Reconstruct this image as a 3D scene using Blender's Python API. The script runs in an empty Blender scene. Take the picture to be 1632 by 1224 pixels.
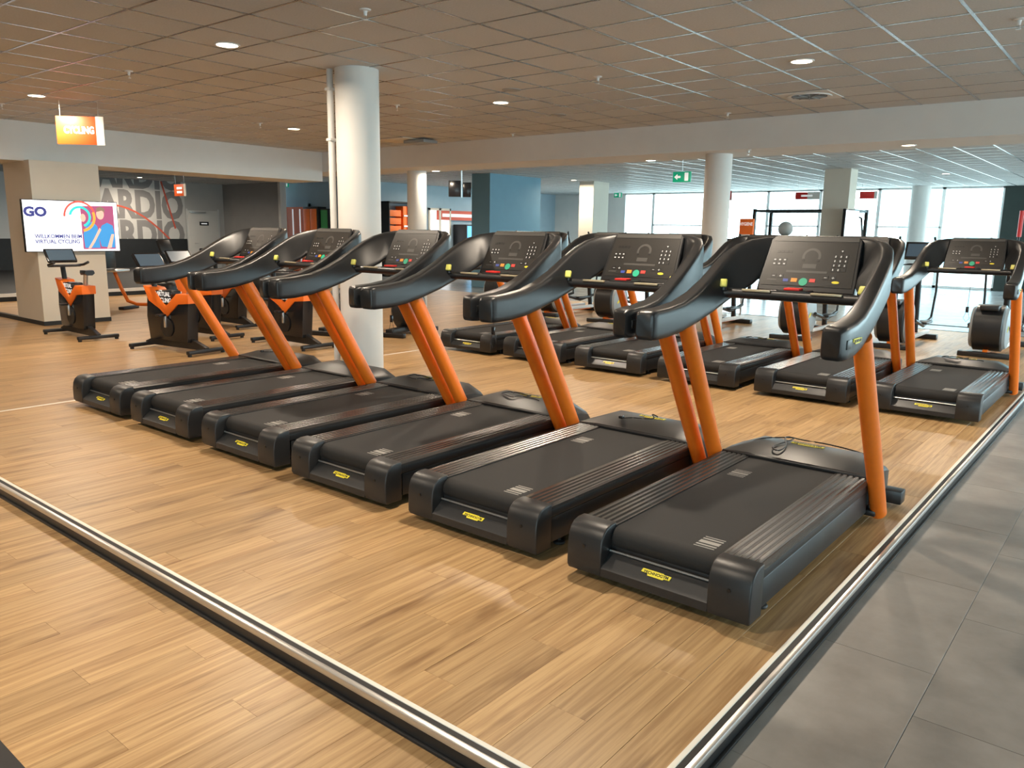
import bpy, bmesh, math, random
from mathutils import Vector, Matrix
random.seed(7)
PI = math.pi
sc = bpy.context.scene
COL = sc.collection

# ------------------------------------------------------------------ camera
F_PX, YAW, PITCH, ROLL, CAM_H = 1257.0, -0.6816, 0.1921, 0.0151, 1.664
cy_, sy_, cp_, sp_ = math.cos(YAW), math.sin(YAW), math.cos(PITCH), math.sin(PITCH)
FW = Vector((sy_*cp_, cy_*cp_, -sp_)); RT0 = Vector((cy_, -sy_, 0)); UP0 = RT0.cross(FW)
RT = math.cos(ROLL)*RT0 + math.sin(ROLL)*UP0
UP = -math.sin(ROLL)*RT0 + math.cos(ROLL)*UP0
CAM = Vector((0, 0, CAM_H))
cd = bpy.data.cameras.new('camera'); cam = bpy.data.objects.new('camera', cd); COL.objects.link(cam)
cam.matrix_world = Matrix(((RT.x, UP.x, -FW.x, 0), (RT.y, UP.y, -FW.y, 0), (RT.z, UP.z, -FW.z, CAM_H), (0, 0, 0, 1)))
cd.sensor_fit = 'HORIZONTAL'; cd.sensor_width = 36.0; cd.lens = 36.0*F_PX/1632.0
cd.clip_start = 0.05; cd.clip_end = 300
sc.camera = cam

def at(u, v, x=None, y=None, z=None):
    d = FW + (u-816)/F_PX*RT - (v-612)/F_PX*UP
    t = ((x-CAM.x)/d.x) if x is not None else ((y-CAM.y)/d.y) if y is not None else ((z-CAM.z)/d.z)
    return CAM + t*d
def pix(p):
    d = Vector(p)-CAM; zz = d.dot(FW)
    return (816+F_PX*d.dot(RT)/zz, 612-F_PX*d.dot(UP)/zz, zz) if zz > 0.1 else (1e6, 1e6, zz)

# ------------------------------------------------------------------ world, exposure
w = bpy.data.worlds.new('world'); sc.world = w; w.use_nodes = True
bg = w.node_tree.nodes['Background']; bg.inputs[0].default_value = (0.72, 0.93, 1.0, 1); bg.inputs[1].default_value = 9.0
sc.view_settings.view_transform = 'Standard'; sc.view_settings.look = 'None'
sc.view_settings.exposure = 0.0; sc.view_settings.gamma = 1.0; sc.view_settings.use_curve_mapping = False
try:
    sc.cycles.use_denoising = True
    sc.cycles.max_bounces = 6; sc.cycles.diffuse_bounces = 4; sc.cycles.glossy_bounces = 3
    sc.cycles.sample_clamp_indirect = 4.0; sc.cycles.caustics_reflective = False; sc.cycles.caustics_refractive = False
except Exception:
    pass
LAMP_W = 78.0          # every ceiling downlight
HC = 3.264             # ceiling height
Y_WIN = 29.4           # window wall
def lamp(parent, loc, power=None, size=0.16, col=(1.0, 0.84, 0.66)):
    l = bpy.data.lights.new('downlight_lamp', 'AREA'); l.shape = 'DISK'; l.size = size
    l.energy = power or LAMP_W; l.color = col; l.spread = math.radians(168)
    o = bpy.data.objects.new('lamp', l); COL.objects.link(o); o.location = loc; o.parent = parent
    return o
def portal(cx, cz, sx, sz, y):
    l = bpy.data.lights.new('window_portal', 'AREA'); l.shape = 'RECTANGLE'; l.size = sx; l.size_y = sz
    l.cycles.is_portal = True
    o = bpy.data.objects.new('window_portal', l); COL.objects.link(o); o.location = (cx, y, cz)
    o.rotation_euler = (math.radians(-90), 0, 0); o['kind'] = 'helper'
    return o

# ------------------------------------------------------------------ materials
M = {}
def mat(name, col, rough=0.5, metal=0.0, emit=None, es=1.0, noise=0.0, nscale=40.0, bump=0.0, spec=0.5, alpha=None):
    m = bpy.data.materials.new(name); m.use_nodes = True
    nt = m.node_tree; b = nt.nodes['Principled BSDF']
    b.inputs['Base Color'].default_value = (*col, 1); b.inputs['Roughness'].default_value = rough
    b.inputs['Metallic'].default_value = metal; b.inputs['Specular IOR Level'].default_value = spec
    if emit:
        b.inputs['Emission Color'].default_value = (*emit, 1); b.inputs['Emission Strength'].default_value = es
    if noise or bump:
        tc = nt.nodes.new('ShaderNodeTexCoord'); n = nt.nodes.new('ShaderNodeTexNoise')
        n.inputs['Scale'].default_value = nscale; n.inputs['Detail'].default_value = 4
        nt.links.new(tc.outputs['Object'], n.inputs['Vector'])
        if noise:
            r = nt.nodes.new('ShaderNodeValToRGB')
            r.color_ramp.elements[0].color = (*[c*(1-noise) for c in col], 1); r.color_ramp.elements[1].color = (*[min(1, c*(1+noise)) for c in col], 1)
            r.color_ramp.elements[0].position = .3; r.color_ramp.elements[1].position = .7
            nt.links.new(n.outputs['Fac'], r.inputs['Fac']); nt.links.new(r.outputs['Color'], b.inputs['Base Color'])
        if bump:
            bp = nt.nodes.new('ShaderNodeBump'); bp.inputs['Strength'].default_value = bump; bp.inputs['Distance'].default_value = 0.003
            nt.links.new(n.outputs['Fac'], bp.inputs['Height']); nt.links.new(bp.outputs['Normal'], b.inputs['Normal'])
    M[name] = m
    return m
def plank_material(name, dark, light, along_y=True, rough=0.38, grain=(26.0, 0.8), var=0.15):
    m = bpy.data.materials.new(name); m.use_nodes = True; nt = m.node_tree; N = nt.nodes.new; L = nt.links.new
    b = nt.nodes['Principled BSDF']; b.inputs['Roughness'].default_value = rough
    tc = N('ShaderNodeTexCoord'); oi = N('ShaderNodeObjectInfo'); geo = N('ShaderNodeNewGeometry')
    ad = N('ShaderNodeMath'); ad.operation = 'ADD'; L(oi.outputs['Random'], ad.inputs[0]); L(geo.outputs['Random Per Island'], ad.inputs[1])
    fr = N('ShaderNodeMath'); fr.operation = 'FRACT'; L(ad.outputs[0], fr.inputs[0])
    mu = N('ShaderNodeMath'); mu.operation = 'MULTIPLY'; mu.inputs[1].default_value = 53.0; L(fr.outputs[0], mu.inputs[0])
    cb = N('ShaderNodeCombineXYZ'); L(mu.outputs[0], cb.inputs[0]); L(mu.outputs[0], cb.inputs[1]); L(fr.outputs[0], cb.inputs[2])
    va = N('ShaderNodeVectorMath'); va.operation = 'ADD'; L(tc.outputs['Object'], va.inputs[0]); L(cb.outputs[0], va.inputs[1])
    mp = N('ShaderNodeMapping'); mp.inputs['Scale'].default_value = (grain[0], grain[1], 1.0); L(va.outputs[0], mp.inputs['Vector'])
    n1 = N('ShaderNodeTexNoise'); n1.inputs['Scale'].default_value = 1.6; n1.inputs['Detail'].default_value = 7; n1.inputs['Roughness'].default_value = .62; n1.inputs['Distortion'].default_value = .7
    L(mp.outputs[0], n1.inputs['Vector'])
    cr = N('ShaderNodeValToRGB'); e = cr.color_ramp.elements
    e[0].position = .30; e[0].color = (*dark, 1); e[1].position = .62; e[1].color = (*light, 1)
    L(n1.outputs['Fac'], cr.inputs['Fac'])
    # knots and dark streaks
    mp2 = N('ShaderNodeMapping'); mp2.inputs['Scale'].default_value = (9.0, 1.6, 1.0); L(va.outputs[0], mp2.inputs['Vector'])
    n2 = N('ShaderNodeTexNoise'); n2.inputs['Scale'].default_value = 1.1; n2.inputs['Detail'].default_value = 3; L(mp2.outputs[0], n2.inputs['Vector'])
    kr = N('ShaderNodeValToRGB'); kr.color_ramp.elements[0].position = .25; kr.color_ramp.elements[0].color = (.45, .36, .28, 1); kr.color_ramp.elements[1].position = .40; kr.color_ramp.elements[1].color = (1, 1, 1, 1)
    L(n2.outputs['Fac'], kr.inputs['Fac'])
    mx = N('ShaderNodeMix'); mx.data_type = 'RGBA'; mx.blend_type = 'MULTIPLY'; mx.inputs[0].default_value = .8
    L(cr.outputs[0], mx.inputs[6]); L(kr.outputs[0], mx.inputs[7])
    hv = N('ShaderNodeHueSaturation'); L(mx.outputs[2], hv.inputs['Color'])
    mr = N('ShaderNodeMapRange'); mr.inputs['To Min'].default_value = 1-var; mr.inputs['To Max'].default_value = 1+var*.6; L(fr.outputs[0], mr.inputs['Value']); L(mr.outputs[0], hv.inputs['Value'])
    L(hv.outputs[0], b.inputs['Base Color'])
    bp = N('ShaderNodeBump'); bp.inputs['Strength'].default_value = .12; bp.inputs['Distance'].default_value = .002; L(n1.outputs['Fac'], bp.inputs['Height']); L(bp.outputs[0], b.inputs['Normal'])
    M[name] = m
def tile_material(name, c0, c1, rough, scale=2.2, var=.1):
    m = bpy.data.materials.new(name); m.use_nodes = True; nt = m.node_tree; N = nt.nodes.new; L = nt.links.new
    b = nt.nodes['Principled BSDF']; b.inputs['Roughness'].default_value = rough
    tc = N('ShaderNodeTexCoord'); oi = N('ShaderNodeObjectInfo'); geo = N('ShaderNodeNewGeometry')
    ad = N('ShaderNodeMath'); ad.operation = 'ADD'; L(oi.outputs['Random'], ad.inputs[0]); L(geo.outputs['Random Per Island'], ad.inputs[1])
    fr = N('ShaderNodeMath'); fr.operation = 'FRACT'; L(ad.outputs[0], fr.inputs[0])
    mu = N('ShaderNodeMath'); mu.operation = 'MULTIPLY'; mu.inputs[1].default_value = 31.0; L(fr.outputs[0], mu.inputs[0])
    cb = N('ShaderNodeCombineXYZ'); L(mu.outputs[0], cb.inputs[0]); L(mu.outputs[0], cb.inputs[1])
    va = N('ShaderNodeVectorMath'); va.operation = 'ADD'; L(tc.outputs['Object'], va.inputs[0]); L(cb.outputs[0], va.inputs[1])
    n1 = N('ShaderNodeTexNoise'); n1.inputs['Scale'].default_value = scale; n1.inputs['Detail'].default_value = 6; n1.inputs['Roughness'].default_value = .6; L(va.outputs[0], n1.inputs['Vector'])
    cr = N('ShaderNodeValToRGB'); e = cr.color_ramp.elements; e[0].position = .35; e[0].color = (*c0, 1); e[1].position = .68; e[1].color = (*c1, 1); L(n1.outputs['Fac'], cr.inputs['Fac'])
    hv = N('ShaderNodeHueSaturation'); L(cr.outputs[0], hv.inputs['Color'])
    mr = N('ShaderNodeMapRange'); mr.inputs['To Min'].default_value = 1-var; mr.inputs['To Max'].default_value = 1+var; L(fr.outputs[0], mr.inputs['Value']); L(mr.outputs[0], hv.inputs['Value'])
    L(hv.outputs[0], b.inputs['Base Color'])
    M[name] = m
def glass_material(name, col, mixf=.85, rough=.03):
    m = bpy.data.materials.new(name); m.use_nodes = True; nt = m.node_tree
    nt.nodes.remove(nt.nodes['Principled BSDF']); out = nt.nodes['Material Output']
    t = nt.nodes.new('ShaderNodeBsdfTransparent'); t.inputs[0].default_value = (*col, 1)
    g = nt.nodes.new('ShaderNodeBsdfGlossy'); g.inputs['Roughness'].default_value = rough
    mx = nt.nodes.new('ShaderNodeMixShader'); mx.inputs[0].default_value = 1-mixf
    nt.links.new(t.outputs[0], mx.inputs[1]); nt.links.new(g.outputs[0], mx.inputs[2]); nt.links.new(mx.outputs[0], out.inputs[0])
    M[name] = m
plank_material('oak', (.29, .160, .064), (.53, .345, .165))
plank_material('oak_fill', (.29, .160, .064), (.53, .345, .165))
tile_material('grey_vinyl', (.17, .155, .14), (.27, .25, .23), .42)
tile_material('ceiling_tile', (.56, .56, .55), (.62, .62, .61), .9, 60.0, .03)
tile_material('far_vinyl', (.22, .24, .25), (.36, .38, .39), .25)
mat('white_paint', (.78, .77, .74), .7, noise=.02, nscale=3)
mat('cream_paint', (.72, .66, .56), .7, noise=.02, nscale=3)
mat('grey_paint', (.36, .36, .36), .7, noise=.04, nscale=3)
mat('light_grey_paint', (.55, .54, .52), .7, noise=.03, nscale=3)
mat('blue_paint', (.17, .33, .43), .7, noise=.03, nscale=3)
mat('pale_blue_paint', (.38, .50, .58), .7, noise=.03, nscale=3)
mat('dark_wall', (.03, .045, .04), .7, noise=.1, nscale=3)
mat('black_panel', (.018, .02, .022), .6, noise=.1, nscale=6)
mat('column_paint', (.70, .69, .66), .6, noise=.02, nscale=4)
mat('grid_metal', (.36, .36, .36), .27, .75)
mat('alu', (.75, .74, .72), .3, .9)
mat('cream_edge', (.80, .76, .68), .5)
mat('rubber', (.012, .012, .013), .55, noise=.1, nscale=80)
mat('charcoal', (.020, .021, .023), .40, noise=.08, nscale=120, bump=.03)
mat('black_gloss', (.012, .012, .014), .22)
mat('black_plastic', (.013, .0135, .015), .38, noise=.06, nscale=90, bump=.02)
mat('shell_plastic', (.015, .0155, .017), .36, noise=.05, nscale=90)
mat('rail_metal', (.075, .07, .068), .26, .55)
mat('belt', (.011, .011, .0115), .75, noise=.25, nscale=300, bump=.35)
mat('belt_print', (.30, .29, .27), .6)
mat('orange_metal', (.86, .185, .014), .36, noise=.03, nscale=30)
mat('orange', (.95, .19, .015), .5)
mat('orange_glow', (.58, .085, .008), .5, emit=(1, .2, .015), es=.03)
mat('red', (.75, .035, .03), .4)
mat('yellow', (.85, .72, .04), .45)
mat('lime', (.72, .70, .16), .4)
mat('sensor', (.60, .52, .36), .4, .5)
mat('white_plastic', (.75, .75, .74), .5)
mat('grey_shell', (.30, .33, .35), .4)
mat('panel_face', (.026, .024, .022), .33, noise=.05, nscale=60)
mat('panel_strip', (.065, .062, .058), .4)
mat('key_black', (.010, .010, .010), .4)
mat('key_white', (.62, .62, .62), .5)
mat('key_blue', (.05, .08, .35), .4); mat('key_orange', (.80, .30, .04), .4); mat('key_green', (.03, .42, .25), .4); mat('key_red', (.70, .06, .05), .4)
mat('cord', (.01, .01, .011), .5)
mat('silver', (.7, .7, .7), .3, .9)
mat('lamp_glow', (1, .9, .75), .5, emit=(1, .83, .6), es=14)
mat('screen_white', (.8, .8, .85), .4, emit=(.92, .95, 1), es=1.3)
mat('screen_navy', (.02, .02, .12), .4, emit=(.03, .03, .20), es=1.0)
mat('screen_teal', (.0, .4, .4), .4, emit=(.05, .65, .6), es=1.0)
mat('screen_red', (.6, .05, .04), .4, emit=(.85, .10, .06), es=1.0)
mat('screen_orange', (.8, .3, .02), .4, emit=(.95, .35, .04), es=1.0)
mat('screen_magenta', (.3, .05, .12), .4, emit=(.35, .06, .16), es=1.0)
mat('screen_blue', (.03, .2, .5), .4, emit=(.04, .26, .55), es=1.0)
mat('screen_skin', (.7, .4, .3), .4, emit=(.72, .42, .32), es=1.0)
mat('screen_hair', (.2, .12, .08), .4, emit=(.25, .15, .10), es=1.0)
mat('screen_dim', (.06, .09, .12), .3, emit=(.12, .2, .28), es=.2)
mat('screen_cyan', (.1, .4, .7), .4, emit=(.12, .45, .8), es=1.0)
mat('mural_white', (.74, .73, .71), .7)
mat('mural_grey', (.30, .29, .29), .7)
mat('mural_red', (.70, .12, .07), .6)
mat('exit_green', (.0, .25, .13), .4, emit=(.0, .32, .17), es=.5)
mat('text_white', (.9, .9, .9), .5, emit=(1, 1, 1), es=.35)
mat('sign_acrylic', (.75, .72, .68), .15)
mat('green_paint', (.04, .35, .10), .5)
mat('facade', (.35, .55, .62), .6)
mat('facade_glass', (.25, .45, .55), .2)
glass_material('window_glass', (.97, 1, 1), .93)
glass_material('shop_glass', (.85, .93, .95), .8)

# ------------------------------------------------------------------ mesh helpers
def tag(o, label=None, cat=None, group=None, kind=None):
    if label: o['label'] = label
    if cat: o['category'] = cat
    if group: o['group'] = group
    if kind: o['kind'] = kind
    return o
def empty(name, loc=(0, 0, 0), rz=0.0, parent=None):
    o = bpy.data.objects.new(name, None); COL.objects.link(o); o.location = loc; o.rotation_euler = (0, 0, rz); o.parent = parent
    o.empty_display_size = .1
    return o
def link(name, me, m, parent=None, loc=(0, 0, 0), rot=(0, 0, 0)):
    o = bpy.data.objects.new(name, me); COL.objects.link(o); o.parent = parent; o.location = loc; o.rotation_euler = rot
    if m and not me.materials: me.materials.append(M[m])
    return o
class MB:
    def __init__(s): s.bm = bmesh.new()
    def _bev(s, geom, r, seg=2):
        if r > 0:
            es = [e for e in geom if isinstance(e, bmesh.types.BMEdge)]
            bmesh.ops.bevel(s.bm, geom=es, offset=r, segments=seg, affect='EDGES', profile=.5)
    def box(s, x0, x1, y0, y1, z0, z1, r=0, seg=2, mtx=None):
        g = bmesh.ops.create_cube(s.bm, size=1)['verts']
        T = Matrix.Translation(((x0+x1)/2, (y0+y1)/2, (z0+z1)/2)) @ Matrix.Diagonal((abs(x1-x0), abs(y1-y0), abs(z1-z0), 1))
        bmesh.ops.transform(s.bm, matrix=T, verts=g)
        if mtx: bmesh.ops.transform(s.bm, matrix=mtx, verts=g)
        if r: s._bev(list({e for v in g for e in v.link_edges}), r, seg)
        return s
    def extrude(s, poly, axis, a, b, r=0, seg=2, mtx=None):
        # poly: list of 2D points; axis 'x': (y,z), 'y': (x,z), 'z': (x,y)
        def P(p, t): return {'x': (t, p[0], p[1]), 'y': (p[0], t, p[1]), 'z': (p[0], p[1], t)}[axis]
        va = [s.bm.verts.new(P(p, a)) for p in poly]; vb = [s.bm.verts.new(P(p, b)) for p in poly]
        n = len(poly); fs = [s.bm.faces.new(va), s.bm.faces.new(vb)]
        for i in range(n): fs.append(s.bm.faces.new((va[i], va[(i+1) % n], vb[(i+1) % n], vb[i])))
        bmesh.ops.recalc_face_normals(s.bm, faces=fs)
        if mtx: bmesh.ops.transform(s.bm, matrix=mtx, verts=va+vb)
        if r: s._bev(list(fs[0].edges)+list(fs[1].edges), r, seg)
        return s
    def loft(s, rings, closed=True, caps=True):
        vr = [[s.bm.verts.new(p) for p in r] for r in rings]; fs = []
        n = len(rings[0])
        for a, b in zip(vr, vr[1:]):
            for i in range(n if closed else n-1): fs.append(s.bm.faces.new((a[i], a[(i+1) % n], b[(i+1) % n], b[i])))
        if caps and closed: fs += [s.bm.faces.new(vr[0]), s.bm.faces.new(vr[-1])]
        bmesh.ops.recalc_face_normals(s.bm, faces=fs)
        return s
    def tube(s, pts, r, n=10, caps=True, flat=1.0):
        pts = [Vector(p) for p in pts]; rs = r if isinstance(r, (list, tuple)) else [r]*len(pts); rings = []
        for i, p in enumerate(pts):
            t = (pts[min(i+1, len(pts)-1)]-pts[max(i-1, 0)]).normalized()
            a = Vector((1, 0, 0)) if abs(t.x) < .9 else Vector((0, 1, 0))
            u = (a-t*a.dot(t)).normalized(); v = t.cross(u)
            rings.append([p+rs[i]*(flat*math.cos(2*PI*k/n)*u+math.sin(2*PI*k/n)*v) for k in range(n)])
        return s.loft(rings, True, caps)
    def cyl(s, c, r, h, n=24, axis='z', r2=None):
        c = Vector(c); ax = {'x': Vector((1, 0, 0)), 'y': Vector((0, 1, 0)), 'z': Vector((0, 0, 1))}[axis]
        u = Vector((0, 1, 0)) if axis == 'x' else Vector((1, 0, 0)); v = ax.cross(u)
        R2 = r if r2 is None else r2
        ring = lambda q, rr: [q+rr*(math.cos(2*PI*k/n)*u+math.sin(2*PI*k/n)*v) for k in range(n)]
        return s.loft([ring(c, r), ring(c+ax*h, R2)])
    def lathe(s, prof, c=(0, 0, 0), n=24):
        c = Vector(c); return s.loft([[c+Vector((r*math.cos(2*PI*k/n), r*math.sin(2*PI*k/n), z)) for k in range(n)] for r, z in prof])
    def sphere(s, c, r, sc3=(1, 1, 1), n=16):
        T = Matrix.Translation(c) @ Matrix.Diagonal((r*sc3[0], r*sc3[1], r*sc3[2], 1))
        bmesh.ops.create_uvsphere(s.bm, u_segments=n, v_segments=n//2+2, radius=1, matrix=T); return s
    def mesh(s, name, m, smooth=35):
        me = bpy.data.meshes.new(name)
        s.bm.to_mesh(me); s.bm.free()
        if smooth:
            me.polygons.foreach_set('use_smooth', [True]*len(me.polygons)); me.set_sharp_from_angle(angle=math.radians(smooth))
        me.materials.append(M[m]); return me
    def build(s, name, m, parent=None, loc=(0, 0, 0), rot=(0, 0, 0), smooth=35):
        return link(name, s.mesh(name, m, smooth), None, parent, loc, rot)
def copy_tree(o, parent=None):
    c = o.copy(); COL.objects.link(c); c.parent = parent
    for ch in list(o.children): copy_tree(ch, c)
    return c
_txt = {}
def text_mesh(body, size, m, depth=0.001, bold=0.0, xs=1.0, align='CENTER'):
    k = (body, size, m, bold, xs, align)
    if k in _txt: return _txt[k]
    cu = bpy.data.curves.new('lettering', 'FONT'); cu.body = body; cu.size = size; cu.extrude = depth; cu.offset = bold*size
    cu.align_x = align; cu.align_y = 'CENTER'; cu.resolution_u = 3
    o = bpy.data.objects.new('lettering', cu); COL.objects.link(o)
    bpy.context.view_layer.update()
    me = bpy.data.meshes.new_from_object(o.evaluated_get(bpy.context.evaluated_depsgraph_get()))
    bpy.data.objects.remove(o)
    for v in me.vertices: v.co.x *= xs
    me.materials.clear(); me.materials.append(M[m]); _txt[k] = me
    return me
def basis(origin, xdir, ydir):
    x = Vector(xdir).normalized(); z = x.cross(Vector(ydir)).normalized(); y = z.cross(x)
    return Matrix(((x.x, y.x, z.x, origin[0]), (x.y, y.y, z.y, origin[1]), (x.z, y.z, z.z, origin[2]), (0, 0, 0, 1)))
def put(o, mtx, parent=None):
    o.parent = parent; o.matrix_local = mtx; return o
def struct(o): o['kind'] = 'structure'; return o

# ================================================================== the setting
X0, X1, Y0, Y1 = -29.0, 9.0, -7.0, Y_WIN          # hall
XS, YS = -1.0, 1.76                                # inner edges of the aluminium strips
DROP = -0.075
MB().box(X0, XS, YS, 16.0, -.2, -.012).build('floor', 'rubber')
fl = bpy.data.objects['floor']; struct(fl)
fo = struct(MB().box(X0, XS, Y0, YS, -.25, DROP-.012).build('floor_entry', 'rubber'))
fg = struct(MB().box(XS, X1, Y0, 16.0, -.25, DROP-.010).build('floor_grey', 'rubber'))
ff = struct(MB().box(X0, X1, 16.0, Y1+.3, -.25, -.004).build('floor_far', 'far_vinyl', smooth=0))
PW, PL = .165, 1.24
def plank_mesh():
    b = MB(); b.box(-PW/2+.0006, PW/2-.0006, -PL/2+.0006, PL/2-.0006, -.012, 0, .0012, 1); return b.mesh('plank', 'oak', 0)
pm = plank_mesh()
def in_view(p, m=60):
    u, v, z = pix(p); return z > .1 and -m < u < 1632+m and -m < v < 1224+m
def lay(parent, xa, xb, ya, yb, z, ncap, mesh, name, fillmat, pw, pl, stag, fillname, th):
    cells = []
    nx = int(math.ceil((xb-xa)/pw))
    for i in range(nx):
        off = (i*stag*pl) % pl
        for j in range(-1, int((yb-ya)/pl)+2):
            x0, x1 = xb-(i+1)*pw, xb-i*pw; y0, y1 = ya-off+j*pl, ya-off+(j+1)*pl
            full = x0 >= xa-1e-4 and y0 >= ya-1e-4 and y1 <= yb+1e-4
            x0, y0, y1 = max(x0, xa), max(y0, ya), min(y1, yb)
            if y1-y0 < .02 or x1-x0 < .01: continue
            c = Vector(((x0+x1)/2, (y0+y1)/2, z))
            cells.append(((c-CAM).length if in_view(c) else 1e3+(c-CAM).length, full, x0, x1, y0, y1))
    cells.sort(key=lambda c: c[0])
    b = MB(); used = 0
    for d, full, x0, x1, y0, y1 in cells:
        if full and used < ncap and d < 1e3:
            link(name, mesh, None, parent, ((x0+x1)/2, (y0+y1)/2, z)); used += 1
        else:
            b.box(x0+.0006, x1-.0006, y0+.0006, y1-.0006, z-th, z)
    o = b.build(fillname, fillmat, parent, smooth=0); o['kind'] = 'stuff'
lay(fl, -7.9, XS-.002, YS, 16.0, 0, 230, pm, 'plank', 'oak_fill', PW, PL, .37, 'plank_field', .012)
lay(fl, X0, -7.93, YS, 16.0, 0, 0, pm, 'plank', 'oak_fill', PW, PL, .43, 'plank_field', .012)
lay(fo, -9.0, XS, .78, YS-.06, DROP, 70, pm, 'plank', 'oak_fill', PW, PL, .31, 'plank_field', .012)
lay(fo, X0, -9.0, Y0, YS, DROP, 0, pm, 'plank', 'oak_fill', PW, PL, .31, 'plank_field', .012)
struct(MB().box(-9.0, XS, Y0, .78, DROP-.012, DROP+.004).build('floor_mat', 'rubber', smooth=0))
# grey vinyl tiles, staggered by half: joints found at x=-0.50
TW, TL = .49, .985
tb = MB(); tb.box(-TW/2+.001, TW/2-.001, -TL/2+.001, TL/2-.001, -.010, 0, .001, 1); tmesh = tb.mesh('tile', 'grey_vinyl', 0)
def lay_tiles():
    cells = []
    for i in range(21):
        x0 = -.985+i*TW; off = 3.35 if i % 2 == 0 else 2.99
        for j in range(-11, 14):
            y0 = off+j*TL
            if y0 < Y0 or y0+TL > 16.0 or x0+TW > X1: continue
            c = Vector((x0+TW/2, y0+TL/2, DROP)); cells.append(((c-CAM).length if in_view(c, 150) else 1e3, c))
    cells.sort(key=lambda q: q[0]); b = MB()
    for k, (d, c) in enumerate(cells):
        if k < 90 and d < 1e3: link('tile', tmesh, None, fg, c)
        else: b.box(c.x-TW/2+.001, c.x+TW/2-.001, c.y-TL/2+.001, c.y+TL/2-.001, DROP-.01, DROP)
    o = b.build('tile_field', 'grey_vinyl', fg, smooth=0); o['kind'] = 'stuff'
lay_tiles()
# aluminium step strips (raised edge of the wooden area)
def strip(name, along, a, b, edge, sgn):
    # profile across: cream lip, black insert, aluminium nose, black riser
    e = struct(empty(name))
    def bx(o0, o1, z0, z1, part, m, r=0):
        lo, hi = sorted((edge+sgn*o0, edge+sgn*o1)); q = MB()
        if along == 'y': q.box(lo, hi, a, b, z0, z1, r)
        else: q.box(a, b, lo, hi, z0, z1, r)
        q.build(part, m, e)
    bx(-.002, .018, -.01, .008, 'lip', 'cream_edge', .002)
    bx(.018, .040, -.01, .005, 'insert', 'rubber')
    bx(.040, .066, -.02, .007, 'nosing', 'alu', .004)
    bx(.030, .061, DROP, -.02, 'riser', 'black_plastic')
    bx(.061, .075, DROP, DROP+.012, 'toe', 'black_plastic', .002)
strip('trim_1', 'y', YS-.075, 16.0, XS, 1)
strip('trim_2', 'x', -9.0, XS+.0, YS, -1)
struct(MB().box(-7.93, -7.90, YS, 16.0, -.01, .002).build('trim_3', 'cream_edge', smooth=0))
struct(MB().box(-9.0, 9.0, 15.97, 16.03, -.01, .003).build('trim_4', 'rubber', smooth=0))
struct(MB().box(-3.9, 6.0, 16.9, 16.98, -.004, .004).build('trim_5', 'rubber', smooth=0))

# walls
struct(MB().box(X0-.2, X0, Y0, 17.6, -.25, HC+.4).build('wall_left', 'light_grey_paint', smooth=0))
XR = at(444, 294, y=17.5).x
struct(MB().box(X0-.2, XR, 17.5, 17.7, -.1, HC+.4).build('wall_left_return', 'grey_paint', smooth=0))
struct(MB().box(X0-.2, -21.5, 18.5, 18.7, -.1, HC+.4).build('wall_shop_front', 'pale_blue_paint', smooth=0))
struct(MB().box(-21.7, -21.5, 18.7, Y1, -.1, HC+.4).build('wall_shop_side', 'pale_blue_paint', smooth=0))
struct(MB().box(X1, X1+.2, Y0, 4.0, -.3, HC+.4).build('wall_right', 'light_grey_paint', smooth=0))
struct(MB().box(X0-.2, -.2, Y0-.2, Y0, -.3, HC+.4).build('wall_back', 'light_grey_paint', smooth=0))
struct(MB().box(5.4, X1+.2, Y0-.2, Y0, -.3, HC+.4).build('wall_back_end', 'light_grey_paint', smooth=0))
struct(MB().box(-21.7, -17.9, Y1, Y1+.25, -.1, HC+.4).build('wall_far', 'white_paint', smooth=0))
struct(MB().box(-4.1, -2.4, Y1, Y1+.25, -.1, HC+.4).build('wall_far_dark', 'dark_wall', smooth=0))
# windows along the far wall: frame, mullions, panes
wx = [-17.9]+[at(u, 350, y=Y1).x for u in (1040, 1140, 1222, 1305, 1398, 1500)]+[-4.1]
for i in range(len(wx)-1):
    a, b = wx[i], wx[i+1]; e = struct(empty('window_%d' % (i+1), ((a+b)/2, Y1, 0)))
    hw = (b-a)/2
    q = MB(); t = .05
    q.box(-hw, -hw+t, 0, .1, 0, HC); q.box(hw-t, hw, 0, .1, 0, HC); q.box(-hw, hw, 0, .1, 0, .08); q.box(-hw, hw, 0, .1, HC-.06, HC)
    if i in (1, 3, 5): q.box(-hw, hw, 0, .1, 1.95, 2.0)
    q.build('window_frame', 'white_plastic', e, smooth=0)
    MB().box(-hw+t, hw-t, .04, .05, .08, HC-.06).build('pane', 'window_glass', e, smooth=0)
portal((wx[0]+wx[-1])/2, HC/2, wx[-1]-wx[0], HC, Y1+.3)
NW = len(wx)
def window_run(n0, xs, place):
    for i in range(len(xs)-1):
        a, b = xs[i], xs[i+1]; hw = (b-a)/2; e = struct(empty('window_%d' % (n0+i))); place(e, (a+b)/2); t = .05; q = MB()
        q.box(-hw, -hw+t, 0, .1, 0, HC); q.box(hw-t, hw, 0, .1, 0, HC); q.box(-hw, hw, 0, .1, 0, .08); q.box(-hw, hw, 0, .1, HC-.06, HC)
        q.build('window_frame', 'white_plastic', e, smooth=0)
        MB().box(-hw+t, hw-t, .04, .05, .08, HC-.06).build('pane', 'window_glass', e, smooth=0)
def place_far(e, c): e.location = (c, Y1, 0)
def place_side(e, c): e.location = (X1, c, 0); e.rotation_euler = (0, 0, -PI/2)
window_run(NW, [-2.4, .4, 3.2, 6.0, X1], place_far)
window_run(NW+4, [4.0+(Y1-4.0)*k/9 for k in range(10)], place_side)
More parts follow.
